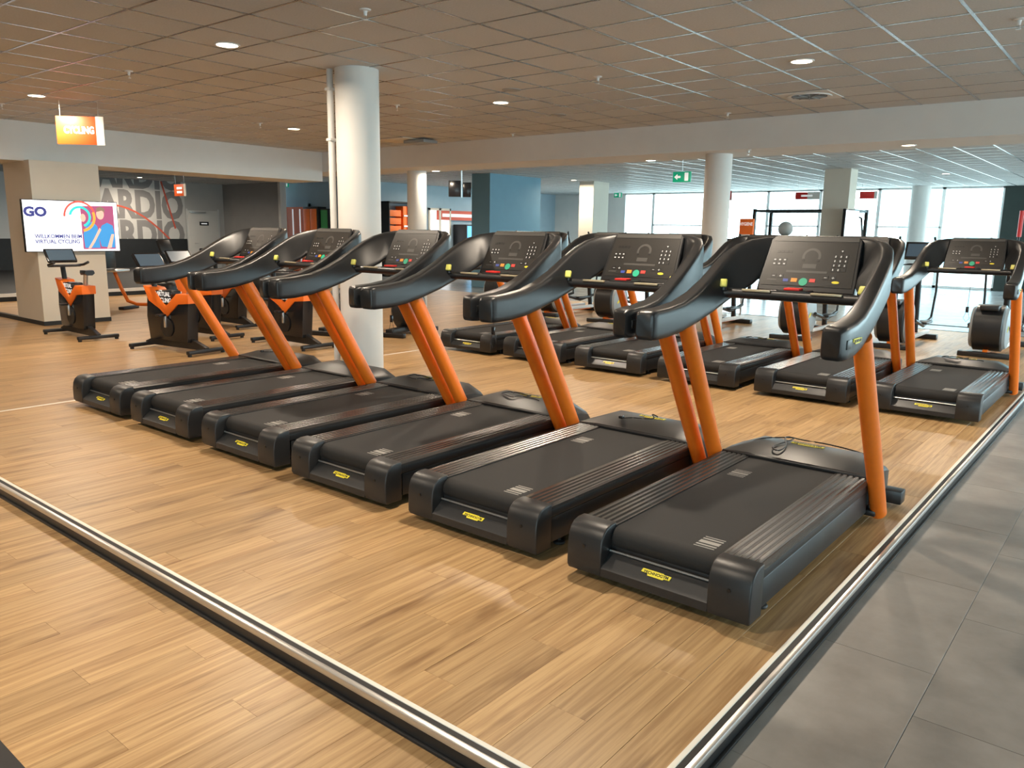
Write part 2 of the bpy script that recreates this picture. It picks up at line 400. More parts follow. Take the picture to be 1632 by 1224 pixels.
portal((-2.4+X1)/2, HC/2, X1+2.4, HC, Y1+.3)
window_run(NW+13, [-.2, 2.6, 5.4], lambda e, c: setattr(e, 'location', (c, Y0-.1, 0)))
pb = portal(2.6, HC/2, 5.6, HC, Y0-.3); pb.rotation_euler = (math.radians(90), 0, 0)
pr = portal(0, HC/2, Y1-4.0, HC, 0); pr.location = (X1+.3, (4.0+Y1)/2, HC/2); pr.rotation_euler = (math.radians(90), 0, math.radians(90))

# ceiling: panels, metal grid
ce = struct(MB().box(X0, X1, Y0, Y1+.2, HC+.02, HC+.4).build('ceiling', 'grey_paint', smooth=0))
G = .625; GX, GY = -3.185, 6.23
cb = MB(); cb.box(-G/2+.011, G/2-.011, -G/2+.011, G/2-.011, 0, .015); cmesh = cb.mesh('ceiling_panel', 'ceiling_tile', 0)
def lay_ceiling():
    cells = []
    for i in range(int((X0-GX)/G)-1, int((X1-GX)/G)+1):
        for j in range(int((Y0-GY)/G)-1, int((Y1-GY)/G)+1):
            x, y = GX+(i+.5)*G, GY+(j+.5)*G
            if x-G/2 < X0 or x+G/2 > X1 or y-G/2 < Y0 or y+G/2 > Y1: continue
            if x < -21.7 and y > 18.4: continue
            c = Vector((x, y, HC)); inside = x > -14.4 and y < 11.1
            cells.append(((c-CAM).length if inside and in_view(c, 40) else 1e3, c))
    cells.sort(key=lambda q: q[0]); b = MB()
    for k, (d, c) in enumerate(cells):
        if k < 290 and d < 1e3: link('ceiling_panel', cmesh, None, ce, c)
        else: b.box(c.x-G/2+.011, c.x+G/2-.011, c.y-G/2+.011, c.y+G/2-.011, HC, HC+.015)
    o = b.build('panel_field', 'ceiling_tile', ce, smooth=0); o['kind'] = 'stuff'
lay_ceiling()
gy = MB(); gy.box(-.0135, .0135, -.5, .5, -.002, .006)
gmesh_y = gy.mesh('grid_bar', 'grid_metal', 0)
for i in range(int((X0-GX)/G), int((X1-GX)/G)+1):
    x = GX+i*G
    o = link('grid_bar', gmesh_y, None, ce, (x, (Y0+(18.4 if x < -21.7 else Y1))/2, HC)); o.scale = (1, (18.4 if x < -21.7 else Y1)-Y0, 1)
for j in range(int((Y0-GY)/G), int((Y1-GY)/G)+1):
    y = GY+j*G; a = X0 if y < 18.4 else -21.5
    o = link('grid_bar', gmesh_y, None, ce, ((a+X1)/2, y, HC-.0005), (0, 0, PI/2)); o.scale = (.7, X1-a, 1)
# dropped beams
struct(MB().box(-15.5, -14.4, Y0, 11.1, 2.65, HC+.02).build('beam_side', 'white_paint', smooth=0))
struct(MB().box(-15.5, X1, 11.1, 12.2, 2.85, HC+.02).build('beam_far', 'white_paint', smooth=0))
# columns
def round_column(name, x, y, r, top, label):
    o = MB().cyl((0, 0, 0), r, top, 40).build(name, 'column_paint', None, (x, y, 0)); struct(o); o['label'] = label; return o
c1 = round_column('column_round', -6.68, 5.62, .225, HC, 'round grey column with a pipe standing behind the treadmills')
q = MB(); q.cyl((-.205, -.185, 0), .034, HC, 14)
for z in (.5, 1.5, 2.55, 3.05): q.box(-.245, -.165, -.225, -.145, z, z+.03, .004)
q.build('drain_pipe', 'column_paint', c1)
round_column('column_round', -5.45, 11.65, .20, 2.86, 'round column under the far beam')
round_column('column_round', -12.3, 11.9, .20, 2.86, 'round column near the shop front')
round_column('column_round', -6.33, 28.6, .28, HC, 'round column standing before the windows')
struct(MB().box(-15.3, -14.2, 5.2, 6.27, 0, 2.66).build('pillar_square', 'cream_paint', smooth=0))
MB().box(-15.31, -14.19, 5.19, 6.28, 0, .07).build('baseboard', 'black_panel', bpy.data.objects['pillar_square'], smooth=0)
struct(MB().box(-17.5, -15.31, 5.19, 5.26, 0, .07).build('baseboard_left', 'black_panel', smooth=0))
p0, p1, p2 = at(1308, 268, z=HC), at(1357, 268, z=HC), at(1382, 270, z=HC)
struct(MB().box(p0.x, p1.x, p1.y, p2.y, 0, HC).build('pillar_square', 'cream_paint', smooth=0))
PILX = p1.x; PILY = (p1.y, p2.y)
struct(MB().box(-15.05, -14.5, 21.9, 22.8, 0, HC).build('pillar_square', 'cream_paint', smooth=0))
struct(MB().box(-15.9, -15.2, 17.6, 20.0, 0, HC).build('partition_block', 'blue_paint', smooth=0))
# left zone: black wall panel, platform with white nosing, mural, door
struct(MB().box(X0, X0+.05, -2.0, 15.88, 0, 1.17).build('wall_panel', 'black_panel', smooth=0))
pf = struct(MB().box(X0+.05, -19.2, -2.0, 15.6, 0, .16).build('platform', 'black_panel', smooth=0))
MB().box(-19.2, -19.14, -2.0, 15.6, .10, .17).build('nosing', 'white_paint', pf, smooth=0)
mu = struct(MB().box(X0, X0+.02, 9.5, 15.88, 1.17, HC).build('wall_mural', 'mural_white', smooth=0))
for z in (1.28, 2.34, 3.40):
    t = link('lettering', text_mesh('CARDIO', 1.32, 'mural_grey', .004, .045, .76, 'RIGHT'), None, mu)
    put(t, basis((X0+.024, 15.80, z), (0, 1, 0), (0, 0, 1)), mu)
q = MB(); pts = [(X0+.03, 11.6+.0*k, 0) for k in range(2)]
q.tube([(X0+.03, 12.6+.28*k, 2.18+.25*math.sin(.5+k*.28)-.012*k*k) for k in range(11)], .035, 6, flat=.15)
q.tube([(X0+.03, 15.0+.09*k, 3.25-.34*k) for k in range(6)], .035, 6, flat=.15)
q.build('mural_line', 'mural_red', mu)
d = struct(empty('door_1', (X0, 16.59, 0)))
MB().box(0, .05, -.62, .62, 0, 2.24, .004).build('door_leaf', 'white_paint', d)
MB().box(.0, .03, -.69, -.62, 0, 2.30).build('door_frame', 'white_plastic', d, smooth=0)
MB().box(.0, .03, .62, .69, 0, 2.30).build('door_frame', 'white_plastic', d, smooth=0)
MB().box(.05, .10, -.55, .1, 2.15, 2.20, .008).build('door_closer', 'silver', d)
MB().box(.05, .056, -.17, .21, 1.68, 1.82).build('door_plate', 'black_panel', d, smooth=0)
MB().box(.056, .058, -.10, .14, 1.73, 1.77).build('plate_lettering', 'text_white', d, smooth=0)
MB().tube([(.05, -.40, 1.0), (.10, -.40, 1.0), (.10, -.28, 1.0)], .012, 8).build('door_handle', 'silver', d)

# ================================================================== treadmills
TR = math.radians
def badge(parent, mtx, sx=1.0, name='badge'):
    e = MB(); w_, h_ = .105*sx, .022*sx
    poly = [(-w_, -.2*h_), (-.95*w_, h_), (.45*w_, h_), (.5*w_, .75*h_), (w_, .75*h_), (.95*w_, -.6*h_), (.6*w_, -.6*h_), (.55*w_, -h_), (-.5*w_, -h_), (-.55*w_, -.35*h_)]
    e.extrude(poly, 'z', 0, .003)
    b = e.build(name, 'yellow', None, smooth=0); put(b, mtx, parent)
    t = link('lettering', text_mesh('TECHNOGYM', .030, 'key_black', .0006, .012, .95), None)
    put(t, Matrix.Translation((0, 0, .0036)) @ Matrix.Diagonal((sx, sx, 1, 1)), b)
    return b
def make_treadmill():
    R = empty('treadmill'); W = .465
    MB().box(-.435, .435, .10, 2.15, .06, .20, .01).build('base_frame', 'charcoal', R)
    for s in (-1, 1):
        q = MB()
        q.box(s*.435, s*.462, .135, 1.74, .205, .262, .006); q.box(s*.43, s*.455, .15, 1.74, .06, .20, .008)
        q.build('side_skirt', 'charcoal', R)
        # ribbed rail
        a, b = .268, .465; prof = []; n = 5
        prof.append((s*a, .250)); prof.append((s*a, .272))
        for k in range(n):
            x0 = a+.012+(b-a-.03)*k/n; dx = (b-a-.03)/n
            prof += [(s*(x0), .272), (s*(x0+.25*dx), .278), (s*(x0+.7*dx), .278), (s*(x0+.88*dx), .272)]
        prof += [(s*(b-.012), .274), (s*b, .266), (s*b, .250)]
        MB().extrude(prof, 'y', .125, 1.735).build('side_rail', 'rail_metal', R, smooth=20)
        cap = [(.135, .281), (.085, .281), (.050, .272), (.024, .250), (.008, .215), (0, .16), (0, .06), (.012, .040), (.135, .040)]
        c = MB().extrude(cap, 'x', s*.272, s*.468, .008, 3).build('end_cap', 'charcoal', R)
        MB().cyl((s*.37, -.002, .175), .0085, .004, 12, 'y').build('screw_hole', 'key_black', c)
        MB().tube([(s*.502, 1.835, .05), (s*.500, 1.77, .16), (s*.494, 1.48, .64), (s*.488, 1.17, 1.16)], [.052, .054, .056, .056], 20, flat=.85).build('post', 'orange_metal', R)
        MB().box(s*.42, s*.50, 1.76, 1.90, .04, .075, .006).build('post_bracket', 'black_plastic', R)
        for y in (.30, 2.0):
            MB().lathe([(.030, 0), (.034, .006), (.030, .014), (.012, .02), (.012, .07)], (s*.40, y, 0), 14).build('levelling_foot', 'rubber', R)
    rp = [(.004, .045), (.004, .085), (.016, .098), (.085, .148), (.135, .148), (.135, .045)]
    MB().extrude(rp, 'x', -.274, .274).build('rear_panel', 'charcoal', R, smooth=25)
    MB().tube([(-.27, .078, .156), (.27, .078, .156)], .006, 8).build('scraper_bar', 'silver', R)
    belt = [(1.76, .266), (.140, .266)]+[(.140-.056*math.sin(a), .210+.056*math.cos(a)) for a in [PI*k/10 for k in range(1, 10)]]+[(.140, .154), (1.76, .154)]
    MB().extrude(belt, 'x', -.266, .266).build('belt', 'belt', R, smooth=40)
    for (cx, y0) in ((.17, .16), (-.17, 1.28)):
        q = MB(); yy = y0
        for wd in (.008, .014, .034, .014, .008): q.box(cx-.05, cx+.05, yy, yy+wd, .2655, .2672); yy += wd+.014
        o = q.build('belt_marking', 'belt_print', R, smooth=0); o['kind'] = 'stuff'
    # motor hood
    st = [(1.722, .276, .276, 1.0), (1.735, .292, .284, 1.0), (1.86, .335, .285, 1.0), (2.06, .335, .272, 1.0), (2.17, .305, .245, .985), (2.225, .235, .20, .955), (2.24, .15, .14, .94)]
    rings = []
    for y, zt, zs, wf in st:
        xs = [-W*wf, -W*wf, -.445*wf, -.30*wf, .30*wf, .445*wf, W*wf, W*wf]
        zz = [.12, zs-.02, zs, zt, zt, zs, zs-.02, .12]
        rings.append([(x, y, z) for x, z in zip(xs, zz)])
    MB().loft(rings).build('motor_hood', 'charcoal', R, smooth=28)
    MB().box(-.45, .45, 1.78, 2.20, .06, .16, .03, 3).build('hood_base', 'black_plastic', R)
    MB().box(-.455, .455, 1.722, 1.745, .262, .285, .006).build('hood_lip', 'rubber', R)
    MB().box(-.55, .55, 2.15, 2.25, .02, .105, .008).build('stabilizer', 'black_plastic', R)
    badge(R, basis((.0, 2.00, .336), (1, 0, 0), (0, 1, 0)))
    badge(R, basis((.0, .045, .1195), (1, 0, 0), (0, .81, .59)), .72)
    # arm shell: one swept horn around the console
    half = [(.486, .690, 1.115, 1.235, .090, 0), (.490, .705, 1.096, 1.252, .112, 0), (.492, .75, 1.092, 1.258, .118, 0), (.488, .88, 1.096, 1.264, .114, 0), (.480, 1.04, 1.115, 1.285, .105, 0), (.472, 1.20, 1.155, 1.335, .095, .01),
            (.466, 1.35, 1.205, 1.405, .085, .03), (.463, 1.49, 1.265, 1.485, .076, .06), (.456, 1.61, 1.32, 1.552, .070, .10), (.432, 1.71, 1.36, 1.602, .066, .13), (.385, 1.795, 1.39, 1.632, .060, .12), (.30, 1.855, 1.405, 1.648, .055, .06), (.16, 1.895, 1.415, 1.655, .05, .02)]
    full = half+[(0, 1.905, 1.42, 1.657, .05, .0)]+[(-x, y, a, b, t, f) for x, y, a, b, t, f in reversed(half)]
    rings = []
    for i, (x, y, zl, zh, t, fl_) in enumerate(full):
        p, n_ = full[max(i-1, 0)], full[min(i+1, len(full)-1)]
        tx, ty = n_[0]-p[0], n_[1]-p[1]; l = math.hypot(tx, ty); nx, ny = ty/l, -tx/l
        zc, hh = (zl+zh)/2, (zh-zl)/2; ring = []
        for k in range(20):
            a = 2*PI*(k+.5)/20; ca, sa = math.cos(a), math.sin(a)
            ex = math.copysign(abs(ca)**.34, ca); ez = math.copysign(abs(sa)**.34, sa); hx = -1 if nx*x+ny*(y-1.3) > 0 else 1
            o_ = ex*t/2+(hx*fl_*(.5-.5*ez)*(.5+.5*hx*ex)); ring.append((x+nx*o_, y+ny*o_, zc+ez*hh))
        rings.append(ring)
    sh = MB().loft(rings).build('arm_shell', 'shell_plastic', R, smooth=50)
    for s in (-1, 1):
        MB().box(s*.545, s*.5535, .715, .785, 1.150, 1.195, .004).build('grip_slot', 'key_black', sh)
    badge(R, basis((.5495, .87, 1.180), (0, 1, 0), (0, 0, 1)), .62)
    # crossbar
    hb = MB().tube([(-.42, 1.47, 1.318), (-.36, 1.49, 1.318), (.36, 1.49, 1.318), (.42, 1.47, 1.318)], .030, 14).build('handlebar', 'black_plastic', R)
    for x in (-.20, .20): MB().box(x-.085, x+.085, 1.458, 1.478, 1.334, 1.3475, .003).build('hand_sensor', 'sensor', hb)
    MB().box(-.085, .085, 1.475, 1.60, 1.335, 1.352, .004).build('stop_mount', 'black_plastic', R)
    MB().box(-.045, .045, 1.478, 1.545, 1.352, 1.366, .004).build('stop_button', 'red', R)
    for s in (-1, 1):
        k = MB(); k.cyl((s*.395, 1.455, 1.335), .022, .018, 12); k.build('lever_base', 'black_plastic', R)
        k = MB(); k.box(-.022, .022, -.012, .012, -.024, .026, .009, 3); o = k.build('lever_knob', 'lime', R, (s*.395, 1.445, 1.376), (TR(-20), 0, s*TR(-18)))
    # console
    cb_, ct_ = Vector((0, 1.675, 1.335)), Vector((0, 1.835, 1.662))
    vdir = (ct_-cb_).normalized(); Lc = (ct_-cb_).length
    K = empty('console_frame'); K.parent = R
    cm = basis(cb_, (1, 0, 0), vdir)      # local: x across, y up the face, z out of the face
    bpy.data.objects.remove(K)
    con = MB(); wb, wt = .285, .268
    rg = lambda z, g: [(-wb+g, g, z), (wb-g, g, z), (wb-g*.8, .06, z), (wt-g, Lc-.03, z), (wt-.03, Lc-g, z), (-wt+.03, Lc-g, z), (-wt+g, Lc-.03, z), (-wb+g*.8, .06, z)]
    con.loft([rg(-.075, .03), rg(-.055, .004), rg(-.006, 0), rg(0, .006)])
    C = con.build('console', 'black_plastic', None, smooth=30); put(C, cm, R)
    MB().loft([[(x, y, z) for x, y in ((-wb+.02, .035), (wb-.02, .035), (wt-.018, Lc-.045), (-wt+.018, Lc-.045))] for z in (0, .0022)]).build('face_plate', 'panel_face', C, smooth=0)
    MB().box(-wt+.02, wt-.02, Lc-.040, Lc-.012, -.002, .002).build('top_strip', 'panel_strip', C, smooth=0)
    MB().box(-wb+.004, wb-.004, -.035, .012, -.07, -.002, .012).build('tray', 'black_gloss', C)
    Zk = .0022
    q = MB()
    for r_ in range(4):
        for c_ in range(3): q.box(.128+c_*.030, .128+c_*.030+.023, .135+r_*.028, .135+r_*.028+.021, Zk, Zk+.0015)
    q.box(.160, .180, .255, .272, Zk, Zk+.0015)
    for c_ in range(3):
        for r_ in range(2): q.box(-.225+c_*.030, -.225+c_*.030+.024, .165+r_*.026, .165+r_*.026+.02, Zk, Zk+.0015)
    for c_ in range(4): q.box(-.21+c_*.024, -.21+c_*.024+.019, .246, .262, Zk, Zk+.0015)
    for x in (-.215, -.172, .092, .135): q.box(x, x+.033, .083, .107, Zk, Zk+.0015)
    for x in (-.05, .036): q.box(x, x+.014, .196, .210, Zk, Zk+.0015)
    o = q.build('key_pad', 'key_black', C, smooth=0); o['kind'] = 'stuff'
    q = MB(); Z2 = Zk+.0016
    for r_ in range(4):
        for c_ in range(3):
            if (r_, c_) != (0, 2): q.box(.136+c_*.030, .136+c_*.030+.006, .1395+r_*.028, .1395+r_*.028+.012, Z2, Z2+.0004)
    q.extrude([(.164, .268), (.176, .268), (.170, .258)], 'z', Z2, Z2+.0004)
    for c_ in range(3):
        for r_ in range(2): q.box(-.219+c_*.030, -.219+c_*.030+.012, .170+r_*.026, .170+r_*.026+.008, Z2, Z2+.0004)
    for x in (-.215, .092): q.box(x+.009, x+.024, .0935, .0965, Z2, Z2+.0004)
    for x in (-.172, .135): q.box(x+.009, x+.024, .0935, .0965, Z2, Z2+.0004); q.box(x+.015, x+.018, .088, .102, Z2, Z2+.0004)
    o = q.build('key_symbols', 'key_white', C, smooth=0); o['kind'] = 'stuff'
    q = MB(); ar = [(.055*math.cos(a), .225+.055*math.sin(a)) for a in [PI*(1.15-1.3*k/16) for k in range(17)]]; ai = [(.72*x, .225+.72*(y-.225)) for x, y in reversed(ar)]
    q.extrude(ar+ai, 'z', Zk, Zk+.0008); q.box(-.04, .04, .150, .178, Zk, Zk+.0008); q.box(-.13, .11, .120, .134, Zk, Zk+.0008)
    q.build('display', 'panel_strip', C, smooth=0)
    q = MB(); q.extrude([(-.20+.4*k/12, .055-.020*math.sin(PI*k/12)) for k in range(13)]+[(.20, .057), (-.20, .057)], 'z', Zk, Zk+.0012); q.build('slot', 'key_black', C, smooth=0)
    MB().box(-.135, -.105, .060, .078, Zk, Zk+.002).build('key_blue', 'key_blue', C, smooth=0)
    MB().box(-.088, -.052, .060, .084, Zk, Zk+.002).build('key_orange', 'key_orange', C, smooth=0)
    MB().cyl((-.014, .062, Zk), .025, .003, 20).build('key_start', 'key_green', C)
    MB().box(.020, .054, .062, .084, Zk, Zk+.002).build('key_stop', 'key_red', C, smooth=0)
    MB().extrude([(.17+.022*math.cos(a), .068+.008*math.sin(a)) for a in [2*PI*k/14 for k in range(14)]], 'z', Zk, Zk+.001).build('logo', 'yellow', C, smooth=0)
    MB().box(-.235, -.175, .066, .074, Zk, Zk+.0008).build('print_line', 'panel_strip', C, smooth=0)
    return R
def cord_on_hood(parent, kind):
    if kind == 'coil':
        pts = [(-.10+.12*math.cos(a*1.0)+.02*math.sin(3*a), 1.93+.07*math.sin(a)+.015*math.cos(2*a), .345+.004*math.sin(5*a)) for a in [k*.45 for k in range(42)]]
        pts += [(.12, 1.90, .345), (.2, 1.86, .345)]
    elif kind == 'loop':
        pts = [(-.36, 1.86, .300), (-.30, 1.95, .335), (-.22, 2.02, .345), (-.10, 2.03, .36), (-.12, 1.93, .352), (-.16, 1.82, .335), (-.11, 1.79, .325), (-.09, 1.86, .345), (-.13, 1.97, .375), (-.05, 2.06, .35), (.10, 2.12, .335), (.30, 2.14, .31), (.42, 2.12, .27)]
    else:
        pts = [(.03, 2.03, .342), (.0, 2.0, .36), (.04, 1.95, .345), (-.03, 1.90, .343), (-.10, 1.875, .342), (-.15, 1.83, .338)]
    sm = []
    for i in range(len(pts)-1):
        p0, p1, p2, p3 = [Vector(pts[max(0, min(len(pts)-1, i+j))]) for j in (-1, 0, 1, 2)]
        for t in (0, .25, .5, .75):
            sm.append(.5*((2*p1)+(-p0+p2)*t+(2*p0-5*p1+4*p2-p3)*t*t+(-p0+3*p1-3*p2+p3)*t**3))
    o = MB().tube(sm, .0045, 6).build('cord', 'cord', parent)
    if kind == 'short': MB().box(-.172, -.14, 1.81, 1.845, .335, .355, .005).build('plug', 'black_gloss', o)
    return o
def hanging_cord(parent):
    o = MB().tube([(.03, 1.49, 1.295), (.032, 1.488, 1.10), (.03, 1.488, .95)], .0025, 5).build('safety_cord', 'cord', parent)
    MB().box(.015, .045, 1.48, 1.495, .89, .95, .004).build('clip', 'black_gloss', o)
    MB().tube([(.02, 1.488, .89), (.0, 1.488, .83), (.03, 1.488, .79), (.06, 1.488, .83), (.04, 1.488, .89)], .002, 5).build('cord_loop', 'cord', o)
proto = make_treadmill()
ORD = ['first', 'second', 'third', 'fourth', 'fifth', 'sixth']
tms = []
for row, (xr, pitch, yr) in enumerate(((-1.148, 1.1293, 3.014), (-1.088, 1.1514, 7.962))):
    for i in range(6):
        o = proto if (row == 0 and i == 0) else copy_tree(proto)
        o.location = (xr-.465-pitch*i, yr, 0)
        rowtxt = 'row beside the step strip' if row == 0 else 'row beside cross trainers'
        tag(o, 'black treadmill with orange posts, %s from the grey tiles, %s' % (ORD[i], rowtxt), 'treadmill', 'treadmills standing in two rows')
        tms.append(o)
for i, kd in ((0, 'loop'), (1, 'short'), (2, 'coil'), (3, 'coil'), (5, 'short'), (6, 'coil'), (7, 'short'), (8, 'coil'), (9, 'coil')): cord_on_hood(tms[i], kd)
for i in (3, 6, 7, 2): hanging_cord(tms[i])

# ================================================================== cross trainers behind the second row
def make_cross_trainer():
    R = empty('cross_trainer')
    ring = lambda x, g: [(x, .30+(.30-g)*math.cos(a)*(1.0 if math.cos(a) > 0 else .95), .40+(.33-g)*math.copysign(abs(math.sin(a))**.8, math.sin(a))) for a in [2*PI*k/24 for k in range(24)]]
    MB().loft([ring(-.19, .03), ring(-.17, 0), ring(.17, 0), ring(.19, .03)]).build('flywheel_housing', 'black_plastic', R, smooth=40)
    MB().box(-.12, .12, .02, .30, .66, .735, .02, 3).build('top_cover', 'charcoal', R)
    for s in (-1, 1):
        sh = MB().loft([ring(s*.19, .03), ring(s*.225, .05), ring(s*.23, .09)]).build('side_cover', 'grey_shell', R, smooth=40)
        put(link('badge', bpy.data.meshes['oval_badge'], None), basis((s*.232, .22, .40), (0, .8*s, .6), (0, -.6*s, .8)), sh)
        MB().box(s*.15, s*.21, .5, 1.75, .10, .16, .01).build('rail', 'white_plastic', R)
        MB().tube([(s*.27, .35, .42), (s*.28, .9, .30), (s*.27, 1.45, .38)], .028, 8).build('pedal_arm', 'black_plastic', R)
        MB().box(s*.20, s*.36, .75, 1.15, .33, .37, .012).build('pedal', 'charcoal', R)
        MB().tube([(s*.27, 1.45, .38), (s*.29, 1.5, .8), (s*.30, 1.40, 1.25), (s*.27, 1.22, 1.55), (s*.25, 1.17, 1.66)], .018, 8).build('swing_arm', 'black_plastic', R)
    MB().box(-.33, .33, 0.0, .12, .0, .07, .012).build('stabilizer', 'black_plastic', R)
    MB().box(-.33, .33, 1.72, 1.84, .0, .08, .012).build('stabilizer', 'black_plastic', R)
    MB().box(-.03, .03, .1, 1.75, .05, .10).build('base_bar', 'orange_metal', R)
    MB().tube([(0, 1.72, .06), (0, 1.62, .8), (0, 1.55, 1.30)], .045, 12).build('mast', 'black_plastic', R)
    c = MB().box(-.25, .25, -.03, .03, 0, .30, .015).build('console', 'black_plastic', R, (0, 1.5, 1.30), (TR(-25), 0, 0))
    MB().box(-.21, .21, -.033, -.030, .04, .26).build('screen', 'screen_dim', c, smooth=0)
    MB().tube([(-.30, 1.42, 1.2), (-.15, 1.5, 1.22), (.15, 1.5, 1.22), (.30, 1.42, 1.2)], .016, 8).build('handlebar', 'black_plastic', R)
    return R
MB().extrude([(.06*math.cos(a), .022*math.sin(a)) for a in [2*PI*k/16 for k in range(16)]], 'z', 0, .003).mesh('oval_badge', 'yellow', 0)
ct = make_cross_trainer()
for i, (x, y) in enumerate(((-1.79, 12.75), (-3.05, 12.7), (-4.5, 12.6), (-6.2, 12.6), (-7.95, 12.4), (-9.4, 12.5), (-10.95, 12.7))):
    o = ct if i == 0 else copy_tree(ct)
    o.location = (x, y, 0)
    tag(o, 'dark cross trainer with rounded flywheel housing, %s from the grey tiles, behind the treadmills' % (ORD+['seventh'])[i], 'cross trainer', 'cross trainers behind the treadmills')

# ================================================================== cycling zone
def make_bike():
    R = empty('cycling_bike')
    for y in (-.60, .60):
        MB().box(-.29, .29, y-.035, y+.035, .025, .075, .012).build('stabilizer', 'black_plastic', R)
        q = MB()
        for x in (-.26, .26): q.cyl((x, y, 0), .025, .03, 10)
        q.build('stabilizer_foot', 'rubber', R)
    MB().extrude([(-.62, .05), (-.62, .09), (-.30, .20), (.30, .20), (.62, .09), (.62, .05)], 'x', -.03, .03).build('base_beam', 'black_plastic', R)
    MB().extrude([(-.34, .14), (-.38, .50), (-.40, .72), (-.20, .74), (.02, .56), (.30, .78), (.44, .78), (.48, .45), (.44, .14)], 'x', -.085, .085, .012).build('body', 'black_gloss', R)
    sh = MB().extrude([(-.42, .78), (-.42, .66), (-.20, .64), (.04, .46), (.18, .56), (.40, .66), (.50, .86), (.30, .84), (.05, .60), (-.18, .78)], 'x', -.10, .10, .01).build('shroud', 'orange', R)
    for s in (-1, 1):
        t = link('lettering', text_mesh('VIRTUAL', .085, 'text_white', .001, .02, .9), None); put(t, basis((s*.089, .10, .76), (0, s, 0), (0, 0, 1)), R)
        t = link('lettering', text_mesh('CYCLING', .085, 'text_white', .001, .02, .9), None); put(t, basis((s*.089, .10, .68), (0, s, 0), (0, 0, 1)), R)
    MB().box(-.085, .085, -.05, .28, .62, .81, .02).build('upper_body', 'black_gloss', R)
    MB().cyl((-.10, .05, .32), .13, .2, 24, 'x').build('crank_cover', 'black_plastic', R)
    for s in (-1, 1):
        cr = MB().box(s*.10, s*.13, .03, .07, .32-(.17 if s > 0 else 0), .32+(0 if s > 0 else .17), .006).build('crank', 'silver', R)
        MB().box(s*.13, s*.23, .0, .10, .32-s*.17-.015, .32-s*.17+.015, .008).build('pedal', 'black_plastic', cr)
    MB().tube([(0, -.30, .70), (0, -.36, .95)], .03, 12).build('seat_post', 'silver', R)
    MB().loft([[(x*wd, y, z) for x, z in ((-1, .0+zb), (-.8, .04+zb), (.8, .04+zb), (1, zb), (.5, -.03+zb), (-.5, -.03+zb))] for y, wd, zb in ((-.50, .07, .965), (-.42, .09, .97), (-.32, .06, .965), (-.22, .025, .96))]).build('saddle', 'black_plastic', R, smooth=50)
    MB().tube([(0, .36, .70), (0, .42, 1.02)], .035, 12).build('handlebar_post', 'black_plastic', R)
    MB().tube([(-.24, .10, 1.10), (-.25, .28, 1.06), (-.20, .42, 1.04), (.20, .42, 1.04), (.25, .28, 1.06), (.24, .10, 1.10)], .02, 10).build('handlebar', 'black_plastic', R)
    MB().box(-.16, .16, .15, .36, 1.035, 1.06, .012).build('elbow_rest', 'black_plastic', R)
    sc_ = MB().box(-.21, .21, -.02, .02, -.11, .13, .012).build('monitor', 'black_gloss', R, (0, .46, 1.18), (TR(-38), 0, 0))
    MB().box(-.185, .185, -.0225, -.020, -.085, .105).build('screen', 'screen_dim', sc_, smooth=0)
    return R
bike = make_bike()
bikes = [((-12.5, 5.06), PI/2, 'black and orange cycling bike with a monitor beside the square pillar'),
         ((-10.2, 5.35), PI/2+.15, 'black and orange cycling bike nearest the first treadmill row'),
         ((-11.3, 6.35), PI/2+.1, 'black and orange cycling bike half hidden between two other bikes'),
         ((-9.55, 6.75), PI/2, 'black and orange cycling bike behind the treadmill posts by the column'),
         ((-12.2, 7.4), PI/2, 'black and orange cycling bike at the rear of the cycling group')]
for i, (p, rz, lab) in enumerate(bikes):
    o = bike if i == 0 else copy_tree(bike)
    o.location = (*p, 0); o.rotation_euler = (0, 0, rz); tag(o, lab, 'exercise bike', 'cycling bikes facing the wall screen')
def make_upright():
    R = empty('upright_bike')
    MB().loft([[(x, .30*math.cos(a), .38+.32*math.sin(a)) for a in [2*PI*k/24 for k in range(24)]] for x in (-.15, .15)]).build('flywheel_housing', 'charcoal', R, smooth=50)
    for s in (-1, 1):
        sc2 = MB().cyl((s*.15 if s > 0 else -.175, 0, .38), .25, .025, 28, 'x').build('side_cover', 'grey_shell', R)
        put(link('badge', bpy.data.meshes['oval_badge'], None), basis((s*.177, .05, .40), (0, .8*s, .6), (0, -.6*s, .8)), sc2)
        MB().box(s*.18, s*.27, -.05, .07, .38-s*.17-.02, .38-s*.17+.02, .008).build('pedal', 'black_plastic', R)
    for y in (-.65, .45): MB().box(-.28, .28, y-.05, y+.05, 0, .07, .012).build('stabilizer', 'black_plastic', R)
    MB().box(-.06, .06, -.65, .45, .03, .12, .01).build('base_bar', 'black_plastic', R)
    MB().tube([(0, -.12, .55), (0, -.42, .95)], .035, 12).build('seat_post', 'silver', R)
    MB().box(-.13, .13, -.58, -.30, .95, 1.02, .03, 3).build('saddle', 'black_plastic', R)
    MB().tube([(0, .20, .60), (0, .36, 1.25)], .05, 12).build('mast', 'charcoal', R)
    MB().tube([(-.24, .0, 1.22), (-.25, .2, 1.15), (0, .34, 1.12), (.25, .2, 1.15), (.24, .0, 1.22)], .018, 8).build('handlebar', 'black_plastic', R)
    c = MB().box(-.18, .18, -.03, .03, 0, .26, .02).build('console', 'black_plastic', R, (0, .36, 1.24), (TR(-25), 0, 0))
    MB().box(-.15, .15, -.033, -.030, .04, .22).build('screen', 'screen_dim', c, smooth=0)
    return R
ub = make_upright()
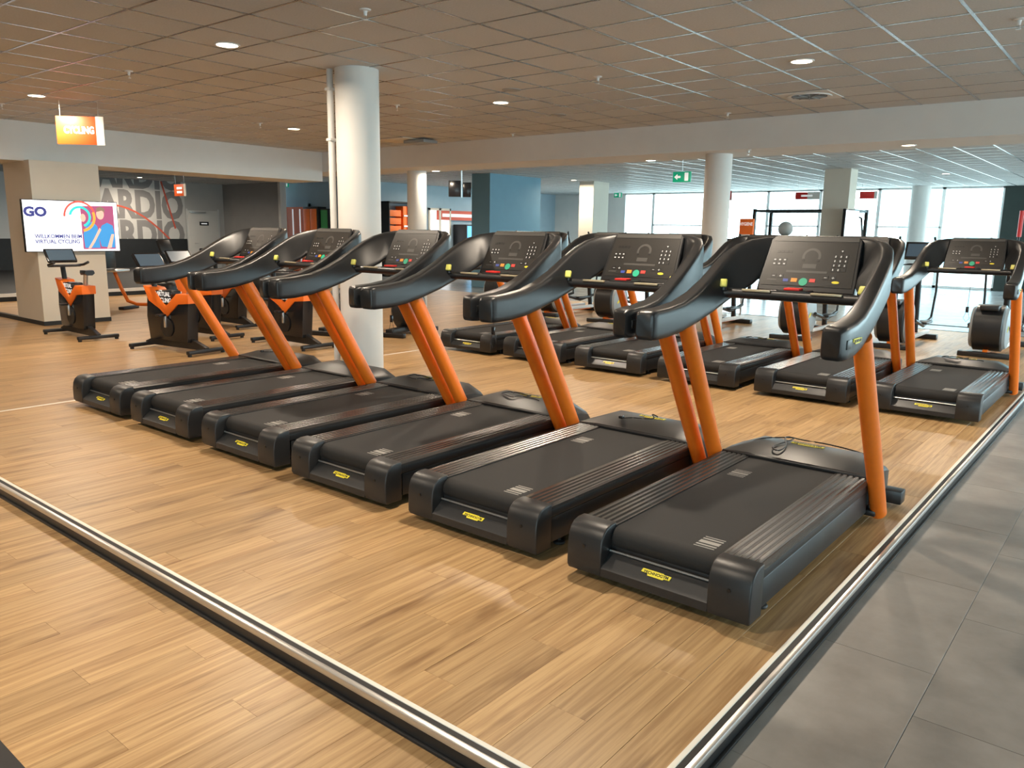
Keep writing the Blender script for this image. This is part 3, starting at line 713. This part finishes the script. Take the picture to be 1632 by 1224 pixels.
for i, (x, y, rz, lab) in enumerate(((-9.4, 8.9, .3, 'dark upright exercise bike just behind the round column with the pipe'), (-10.3, 8.3, .3, 'dark upright exercise bike with a yellow badge behind the cycling bikes'),
                                     (-14.3, 8.9, .5, 'dark upright exercise bike near the mural wall door'), (-15.6, 10.2, .5, 'dark upright exercise bike farthest into the mural corner'))):
    o = ub if i == 0 else copy_tree(ub)
    o.location = (x, y, 0); o.rotation_euler = (0, 0, rz); tag(o, lab, 'exercise bike', 'upright bikes in the cardio corner')
R = empty('recumbent_bike', (-15.6, 7.7, 0), TR(-60))
tag(R, 'recumbent bike with curved orange frame beside the square pillar', 'exercise bike')
MB().tube([(0, -.75, .75), (0, -.62, .40), (0, -.5, .16), (0, -.3, .10), (0, .5, .10)], .035, 12).build('frame', 'orange_metal', R)
MB().box(-.25, .25, -.55, -.43, 0, .06, .01).build('stabilizer', 'black_plastic', R)
MB().box(-.25, .25, .45, .57, 0, .06, .01).build('stabilizer', 'black_plastic', R)
MB().box(-.22, .22, -.95, -.55, .74, .79, .015).build('seat', 'silver', R)
MB().box(-.2, .2, -.55, -.48, .80, 1.35, .03).build('backrest', 'black_plastic', R, (0, -.35, 0), (0, 0, 0))
MB().box(-.12, .12, .05, .55, .12, .55, .08, 3).build('housing', 'black_plastic', R)
MB().tube([(0, .35, .5), (0, .45, 1.15)], .03, 10).build('mast', 'black_plastic', R)
c = MB().box(-.2, .2, -.025, .025, 0, .28, .015).build('console', 'black_plastic', R, (0, .44, 1.12), (TR(20), 0, 0))
MB().box(-.17, .17, -.028, -.025, .03, .25).build('screen', 'screen_dim', c, smooth=0)

# wall screen on the pillar
XT = -14.12
tl, tr_, bl = at(33, 317, x=XT), at(186, 322, x=XT), at(41, 402, x=XT)
ya, yb, zt, zb = tl.y, tr_.y, (tl.z+tr_.z)/2, bl.z
tv = empty('television', (XT, (ya+yb)/2, (zt+zb)/2)); tag(tv, 'large flat screen showing a cycling welcome slide on the square pillar', 'television')
hw, hh = (yb-ya)/2, (zt-zb)/2
MB().box(-.06, 0, -hw, hw, -hh, hh, .006).build('housing', 'black_gloss', tv)
MB().box(-.10, -.06, -.3, .3, -.2, .2).build('wall_bracket', 'black_plastic', tv)
scn = MB().box(0, .003, -hw+.012, hw-.012, -hh+.012, hh-.012).build('screen', 'screen_white', tv, smooth=0)
def on_screen(poly, name, m, d=.0042):
    q = MB(); q.extrude([(a*hw, b*hh) for a, b in poly], 'x', .003, d); q.build(name, m, scn, smooth=0)
def scr_text(body, size, u, v, m='screen_navy', bold=.02, xs=1.25, align='LEFT'):
    t = link('lettering', text_mesh(body, size, m, .0008, bold, xs, align), None); put(t, basis((.0045, u*hw, v*hh), (0, 1, 0), (0, 0, 1)), scn)
scr_text('GO', .20, -.98, .52, bold=.05, xs=1.1)
scr_text('WILLKOMMEN BEIM', .088, -.80, -.40, bold=.025, xs=.92); scr_text('VIRTUAL CYCLING', .088, -.80, -.60, bold=.025, xs=.92)
on_screen([(.18, .80), (.90, .84), (.90, -.90), (.18, -.90)], 'picture', 'screen_magenta')
on_screen([(.30, .1), (.42, .2), (.52, .0), (.55, -.85), (.22, -.85), (.20, -.3)], 'picture_rider', 'screen_blue', .005)
on_screen([(.62, .05), (.74, .16), (.86, .05), (.90, -.35), (.88, -.85), (.58, -.80), (.52, -.30)], 'picture_shirt', 'screen_blue', .006)
on_screen([(.58+.085*math.cos(a)+.02, .50+.22*math.sin(a)) for a in [2*PI*k/14 for k in range(14)]], 'picture_face', 'screen_skin', .0065)
on_screen([(.52, .58), (.53, .74), (.62, .80), (.70, .72), (.70, .56), (.64, .64)], 'picture_hair', 'screen_hair', .007)
on_screen([(.56, -.05), (.60, -.12), (.44, -.62), (.34, -.88), (.28, -.88), (.42, -.50)], 'picture_arm', 'screen_skin', .0068)
on_screen([(.82, -.3), (.88, -.3), (.80, -.85), (.70, -.88)], 'picture_arm', 'screen_skin', .0068)
on_screen([(.22+.06*math.cos(a), .34+.16*math.sin(a)) for a in [2*PI*k/12 for k in range(12)]], 'picture_face', 'screen_skin', .0058)
def arc(cu, cv, r, w_, a0, a1, m):
    A = [math.radians(a0+(a1-a0)*k/20) for k in range(21)]; asp = hh/hw
    on_screen([(cu+r*asp*math.cos(a), cv+r*math.sin(a)) for a in A]+[(cu+(r-w_)*asp*math.cos(a), cv+(r-w_)*math.sin(a)) for a in reversed(A)], 'slide_arc', m, .008)
arc(.16, .38, .62, .07, 20, 180, 'screen_red'); arc(.16, .38, .42, .09, -70, 170, 'screen_teal'); arc(.16, .38, .60, .10, -80, 20, 'screen_orange')

# ================================================================== ceiling fittings
def downlight(x, y, z=HC, r=.095, power=None, where='over the treadmills'):
    e = empty('downlight', (x, y, z)); tag(e, 'round recessed downlight glowing warm white '+where, 'ceiling light', 'downlights '+where)
    MB().lathe([(r+.018, -.002), (r+.016, -.009), (r, -.009), (r-.004, -.003)], n=24).build('trim_ring', 'white_plastic', e)
    MB().cyl((0, 0, -.007), r-.002, .004, 24).build('diffuser', 'lamp_glow', e)
    lamp(e, (0, 0, -.02), power)
seen = [(362, 71), (58, 152), (468, 205), (798, 163), (1278, 97)]
for u, v in seen: p = at(u, v, z=HC); downlight(p.x, p.y)
for x, y in ((-2.85, 4.0), (-11.4, .4), (-6.8, .3), (-2.85, .3), (1.2, 7.8), (5.2, 4), (5.2, 7.8)): downlight(x, y)
for u, v in ((1448, 231), (735, 276), (1048, 257)):
    p = at(u, v, z=2.85); downlight(p.x, min(max(p.y, 11.3), 12.0), 2.85, .08, 30, 'under the far beam')
for x, y in ((-18.5, 4.5), (-18.5, 8.5), (-23.5, 4.5), (-23.5, 8.5), (-18.5, 13), (-23.5, 13), (-27.5, 13.5), (-10.5, 15.5), (-4.6, 23.2), (-14.8, 21.2), (-19.5, 20.5), (-19.5, 24.5), (-2.5, 15.2), (3, 15), (3, 21)): downlight(x, y, HC, .085, 80, 'in the ceilings beyond the beams')
def sprinkler(x, y, z=HC):
    e = empty('sprinkler', (x, y, z)); tag(e, 'small white fire sprinkler head hanging from the ceiling', 'sprinkler', 'sprinkler heads in the ceilings')
    MB().lathe([(.045, 0), (.04, -.008), (.016, -.012), (.012, -.045)], n=16).build('escutcheon', 'white_plastic', e)
    MB().cyl((0, 0, -.075), .018, .006, 12).build('deflector', 'silver', e)
    MB().tube([(.010, 0, -.045), (.012, 0, -.075)], .003, 6).build('frame_arm', 'silver', e)
for u, v in ((582, 18), (205, 116), (632, 170), (953, 125), (1625, 33), (414, 199), (2, 168), (817, 216), (1160, 183)):
    p = at(u, v-3, z=HC); sprinkler(p.x, min(p.y, 10.95))
for u, v in ((1186, 237), (670, 274)): p = at(u, v, z=2.85); sprinkler(p.x, min(max(p.y, 11.2), 12.1), 2.85)
for u, v, lab in ((815, 143, 'flat round ceiling speaker near a downlight'), (890, 183, 'flat round ceiling speaker near the far beam')):
    p = at(u, v, z=HC); o = MB().lathe([(.11, .0), (.11, -.006), (.09, -.009), (.0, -.009)][:3]+[(.001, -.009)], n=28).build('ceiling_speaker', 'grey_paint', None, p); tag(o, lab, 'speaker')
p = at(1290, 152, z=HC); e = empty('air_diffuser', p); tag(e, 'round swirl air diffuser in a square ceiling panel', 'air vent')
MB().box(-.30, .30, -.30, .30, -.010, -.003).build('plate', 'white_paint', e, smooth=0)
MB().lathe([(.25, -.010), (.25, -.018), (.23, -.022), (.20, -.012)], n=32).build('ring', 'white_plastic', e)
MB().cyl((0, 0, -.014), .20, .003, 32).build('duct_opening', 'key_black', e)
for k in range(10):
    a = 2*PI*k/10; MB().box(.04, .19, -.006, .006, -.024, -.016, mtx=Matrix.Rotation(a, 4, 'Z')).build('vane', 'grey_paint', e, smooth=0)
p = at(640, 222, z=HC); e = empty('ceiling_unit', p); tag(e, 'flat ceiling air unit with a dark tilted flap near the column', 'air vent')
MB().box(-.45, .35, -.30, .30, -.02, -.003, .004).build('panel', 'cream_paint', e)
MB().box(.10, .62, -.05, .30, -.085, -.03, .008).build('flap', 'grey_shell', e)

# hanging signs
def hang_sign(name, label, p, wdt, hgt, ztop, lines, rz=0.0, m='orange_glow', size=.1, end=.16):
    e = empty(name, (p[0], p[1], 0), rz); tag(e, label, 'sign')
    b = MB().box(-wdt/2, wdt/2, -.008, .008, ztop-hgt, ztop, .002).build('board', m, e)
    MB().box(wdt/2-end*wdt, wdt/2+.004, -.0085, .0085, ztop-hgt-.004, ztop+.004).build('clear_edge', 'sign_acrylic', e, smooth=0)
    for i, ln in enumerate(lines):
        if ln == '#':      # a line too small to read in the photograph
            zc = ztop-hgt*(i+1)/(len(lines)+1); MB().box(-.26*wdt, .20*wdt, -.0095, -.008, zc-.3*size, zc+.3*size).build('print_line', 'text_white', e, smooth=0); continue
        t = link('lettering', text_mesh(ln, size, 'text_white', .001, .04, .72), None)
        put(t, basis((-.02*wdt, -.010, ztop-hgt*(i+1)/(len(lines)+1)), (1, 0, 0), (0, 0, 1)), e)
    MB().tube([(-wdt/2+.06, 0, ztop), (-wdt/2+.06, 0, HC)], .003, 6).build('hanger_wire', 'silver', e)
    MB().tube([(wdt/2-.06, 0, ztop), (wdt/2-.06, 0, HC)], .003, 6).build('hanger_wire', 'silver', e)
p = at(128, 208, y=4.84)
hang_sign('hanging_sign', 'orange hanging sign reading CYCLING over the walkway', (p.x, p.y), .60, .36, p.z+.18, ['CYCLING'], TR(45), 'orange_glow', .125)
def place_depth(u, v, dep):
    d = FW+(u-816)/F_PX*RT-(v-612)/F_PX*UP; return CAM+d*dep
p = place_depth(287, 303, 18.0); hang_sign('hanging_sign', 'orange hanging sign with two lines in front of the mural', (p.x, p.y), .50, .26, p.z+.13, ['#', '#'], 0, 'orange_glow', .085)
p = place_depth(1150, 312, 22.5); hang_sign('hanging_sign', 'dark red hanging sign ending in & ABS near the round column', (p.x, p.y), .62, .26, p.z+.13, ['M & ABS'], 0, 'red', .15, .02)
p = place_depth(1287, 312, 22.0); hang_sign('hanging_sign', 'orange and grey hanging sign before the windows by the pillar', (p.x, p.y), .68, .2, p.z+.1, ['#'], 0, 'red', .08, .5)
p = place_depth(1384, 311, 24.0); hang_sign('hanging_sign', 'small red hanging sign partly hidden by the pillar', (p.x, p.y), .5, .22, p.z+.11, [], 0, 'red', .08)
# emergency exit signs
def exit_sign(p, label, rz=0.0, s=1.0):
    e = empty('exit_sign', p, rz); tag(e, label, 'exit sign')
    MB().box(-.17*s, .17*s, -.02, .02, -.09*s, .09*s, .004).build('case', 'exit_green', e)
    q = MB(); q.extrude([(-.14*s, 0), (-.08*s, .05*s), (-.08*s, .018*s), (-.02*s, .018*s), (-.02*s, -.018*s), (-.08*s, -.018*s), (-.08*s, -.05*s)], 'y', -.022, -.020); q.build('arrow', 'text_white', e, smooth=0)
    q = MB(); q.box(.06*s, .13*s, -.022, -.020, -.07*s, .07*s); q.build('door_symbol', 'text_white', e, smooth=0)
    MB().tube([(0, 0, .09*s), (0, 0, HC-p[2])], .006, 6).build('hanger', 'silver', e)
exit_sign(at(1087, 282, y=13.0), 'green exit sign with arrow hanging behind the far beam beside the column')
exit_sign(at(455, 294, y=18.2), 'green exit sign by the corner of the grey wall', 0, 1.1)
exit_sign(at(985, 311, y=24.0), 'small green exit sign before the windows', 0, .9)

# ================================================================== far furnishings
# television on the side of the far pillar
ta = empty('television', (PILX+.046, (PILY[0]+PILY[1])/2-.1, 1.75)); tag(ta, 'bright television mounted on the side of the cream pillar', 'television')
MB().box(-.04, .03, -.55, .55, -.75, .55, .01).build('housing', 'black_gloss', ta)
MB().box(.03, .034, -.52, .52, -.72, .52).build('screen', 'screen_white', ta, smooth=0)
# hanging television pair
p = place_depth(733, 301, 17.0); ht = empty('hanging_television', (p.x, p.y, p.z), TR(35)); tag(ht, 'two small black screens hung from the ceiling on one pole', 'television')
MB().box(-.24, .02, -.06, -.01, -.17, .17, .008).build('screen_case', 'black_gloss', ht)
MB().box(.06, .24, .03, .08, -.17, .14, .008).build('screen_case', 'black_gloss', ht)
MB().tube([(.03, 0, -.18), (.03, 0, HC-p.z)], .02, 10).build('pole', 'silver', ht)
# shop front on the pale blue wall
def shop_unit(name, label, cat, u0, u1, v0, y, m, parts):
    a, b = at(u0, v0, y=y), at(u1, v0, y=y); e = empty(name, ((a.x+b.x)/2, y, 0)); tag(e, label, cat); hw_ = abs(b.x-a.x)/2; h_ = a.z
    parts(e, hw_, h_); return e
YF = 18.46
def glassdoor(e, hw_, h_):
    q = MB(); q.box(-hw_, -hw_+.08, -.06, 0, 0, h_); q.box(hw_-.08, hw_, -.06, 0, 0, h_); q.box(-hw_, hw_, -.06, 0, h_-.12, h_); q.build('frame', 'pale_blue_paint', e, smooth=0)
    MB().box(-hw_+.08, hw_-.08, -.035, -.025, .02, h_-.12).build('pane', 'orange_glow', e, smooth=0)
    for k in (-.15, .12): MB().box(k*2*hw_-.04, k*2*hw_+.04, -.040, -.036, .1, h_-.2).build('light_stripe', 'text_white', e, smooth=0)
shop_unit('glass_door', 'glazed shop door with an orange patterned panel', 'door', 453, 495, 325, YF, 'orange', glassdoor)
def locker(e, hw_, h_):
    MB().box(-hw_, hw_, -.4, 0, 0, h_, .01).build('cabinet', 'rubber', e); n = 1 if hw_ < .35 else 2
    for k in range(n):
        a = -hw_+.04+k*(2*hw_-.06)/n; b = a+(2*hw_-.06)/n-.03
        d_ = MB().box(a, b, -.42, -.40, .06, h_-.08, .004).build('locker_door', 'orange', e); MB().box(b-.05, b-.03, -.44, -.42, h_*.45, h_*.55).build('handle', 'silver', d_, smooth=0)
shop_unit('locker', 'tall orange locker beside the glazed shop door', 'locker', 497, 520, 330, YF, 'orange', locker)
def greenunit(e, hw_, h_):
    MB().box(-hw_, hw_, -.3, 0, 0, h_, .01).build('case', 'rubber', e); MB().box(-hw_+.03, hw_-.03, -.31, -.30, .1, h_-.05).build('front', 'green_paint', e, smooth=0)
shop_unit('green_cabinet', 'narrow green fronted cabinet beside the orange locker', 'cabinet', 521, 533, 333, YF, 'green', greenunit)
XF = -21.46
def side_unit(name, label, cat, u0, u1, v0, parts):
    a, b = at(u0, v0, x=XF), at(u1, v0, x=XF); e = empty(name, (XF, (a.y+b.y)/2, 0)); tag(e, label, cat); parts(e, abs(b.y-a.y)/2, (a.z+b.z)/2)
def shelf(e, hw_, h_):
    q = MB(); q.box(0, .45, -hw_, -hw_+.04, 0, h_); q.box(0, .45, hw_-.04, hw_, 0, h_); q.box(0, .45, -hw_, hw_, h_-.05, h_); q.build('frame', 'rubber', e, smooth=0)
    for k in range(8): MB().box(.02, .42, -hw_+.04, -hw_*.25, .2+k*.27, .42+k*.27, .01).build('crate', 'orange', e)
    for k in range(3): MB().box(.02, .42, hw_*(-.12+.3*k), hw_*(.10+.3*k), .2, h_-.15, .01).build('locker_door', 'orange', e)
    for k in range(6): MB().box(.43, .45, -hw_*.1, hw_*.9, .3+k*.36, .34+k*.36).build('shelf_rail', 'silver', e, smooth=0)
side_unit('orange_shelf', 'tall shelf with orange crates and lockers behind the column', 'shelf', 606, 658, 322, shelf)
def gdoors(e, hw_, h_):
    q = MB(); q.box(0, .06, -hw_, -hw_+.07, 0, h_); q.box(0, .06, hw_-.07, hw_, 0, h_); q.box(0, .06, -.05, .05, 0, h_); q.box(0, .06, -hw_, hw_, h_-.08, h_); q.build('frame', 'cream_paint', e, smooth=0)
    for s in (-1, 1): MB().box(.02, .03, s*.05, s*(hw_-.07), .02, h_-.08).build('pane', 'screen_white', e, smooth=0)
    MB().tube([(.09, .1, .8), (.09, .1, 1.4)], .015, 8).build('pull_handle', 'rubber', e)
side_unit('glass_entrance', 'cream framed double glass door with bright panes', 'door', 682, 717, 332, gdoors)
def vend(m):
    def f(e, hw_, h_):
        MB().box(0, .7, -hw_, hw_, 0, h_, .02).build('case', 'rubber', e); MB().box(.70, .71, -hw_+.05, hw_-.05, .5, h_-.05).build('display', m, e, smooth=0)
        MB().box(.70, .72, -hw_*.5, hw_*.5, .2, .4).build('outlet', 'key_black', e, smooth=0)
    return f
side_unit('vending_machine', 'vending machine with a lit blue front', 'vending machine', 722, 745, 358, vend('screen_cyan'))
side_unit('drinks_fridge', 'white lit drinks fridge beside the blue vending machine', 'fridge', 747, 767, 361, vend('screen_white'))
e = empty('wall_sign', (XF+.02, at(735, 344, x=XF).y, at(735, 344, x=XF).z)); tag(e, 'pale red wall sign above the vending machines', 'sign')
MB().box(0, .03, -1.4, 1.4, -.18, .18).build('board', 'mural_red', e, smooth=0); MB().box(.03, .034, -1.1, 1.1, -.06, .06).build('print', 'text_white', e, smooth=0)
# corner camera, white pipe at the end of the grey wall
q = MB().box(XR, XR+.14, 17.45, 17.7, 0, HC).build('trim_6', 'white_paint', smooth=0); struct(q)
# training rig before the windows
p = at(1195, 455, z=0); RG = empty('training_rig', (-7.6, 21.5, 0)); tag(RG, 'dark steel training rig with pull up bars before the windows', 'training rig')
for x in (-1.3, 1.3):
    for y in (0, 1.2): MB().box(x-.04, x+.04, y-.04, y+.04, 0, 2.35).build('upright', 'black_plastic', RG, smooth=0)
MB().tube([(-1.3, 0, 2.3), (1.3, 0, 2.3)], .03, 8).build('pull_up_bar', 'black_plastic', RG); MB().tube([(-1.3, 1.2, 2.3), (1.3, 1.2, 2.3)], .03, 8).build('pull_up_bar', 'black_plastic', RG)
for x in (-1.3, 1.3): MB().box(x-.03, x+.03, 0, 1.2, 2.27, 2.33).build('side_beam', 'black_plastic', RG, smooth=0)
MB().tube([(1.3, 0, 2.2), (1.55, -.1, 2.1), (1.62, -.12, 1.6)], .025, 8).build('dip_handle', 'black_plastic', RG)
MB().tube([(-1.3, 0, 1.6), (1.3, 0, 1.6)], .02, 8).build('cross_bar', 'black_plastic', RG)
MB().box(-1.3, 1.3, 0, .5, 1.6, 1.62).build('ball_shelf', 'black_plastic', RG, smooth=0)
o = MB().sphere((0, 0, 0), .2).build('exercise_ball', 'white_plastic', None, (-8.3, 20.6, 1.9)); tag(o, 'pale round exercise ball resting high on the rig shelf', 'ball')
o.location = (-8.1, 21.75, 1.622+.2)
# hygiene stand
p = place_depth(1190, 362, 15.0); HS = empty('hygiene_stand', (p.x, p.y, 0), TR(-15)); tag(HS, 'orange hygiene stand with a paper dispenser', 'stand')
MB().cyl((0, 0, 0), .2, .03, 24).build('base', 'silver', HS); MB().tube([(0, 0, .03), (0, 0, 1.3)], .025, 10).build('pole', 'silver', HS)
MB().box(-.16, .16, -.02, .02, 1.25, 1.95, .01).build('panel', 'orange', HS); MB().box(-.12, .12, -.09, -.02, 1.32, 1.66, .02).build('dispenser', 'white_plastic', HS)
t = link('lettering', text_mesh('HYGIENE', .085, 'text_white', .001, .02, .85), None); put(t, basis((0, -.022, 1.85), (1, 0, 0), (0, 0, 1)), HS)
# barbell rack pieces at the dark wall
for k, (u, m_) in enumerate(((1618, 'red'), (1631, 'rubber'))):
    p = at(u, 420, y=27.5); o = empty('weight_bar', (p.x, 27.5, 0)); tag(o, ['red topped bar leaning at the dark wall', 'black bar leaning at the dark wall'][k], 'bar')
    MB().cyl((0, 0, 0), .03, 1.7, 10).build('shaft', 'rubber', o); MB().cyl((0, 0, 1.7), .06, .75, 12).build('sleeve', m_, o)
# outside: neighbouring building and ground
struct(MB().box(-60, 60, Y1+.3, 120, -.6, -.3).build('ground_outside', 'white_paint', smooth=0))
B = empty('office_building', (-6.0, 58, -.3)); tag(B, 'pale office building seen through the windows', 'building')
MB().box(-8, 14, 0, 10, 0, 9).build('wall', 'facade', B, smooth=0)
for zf in (1.0, 4.0, 7.0):
    for k in range(7):
        wn = MB().box(-7+k*3, -5.2+k*3, -.06, 0, zf, zf+1.6).build('window', 'white_plastic', B, smooth=0); MB().box(-6.9+k*3, -5.3+k*3, -.09, -.06, zf+.1, zf+1.5).build('pane', 'facade_glass', wn, smooth=0)
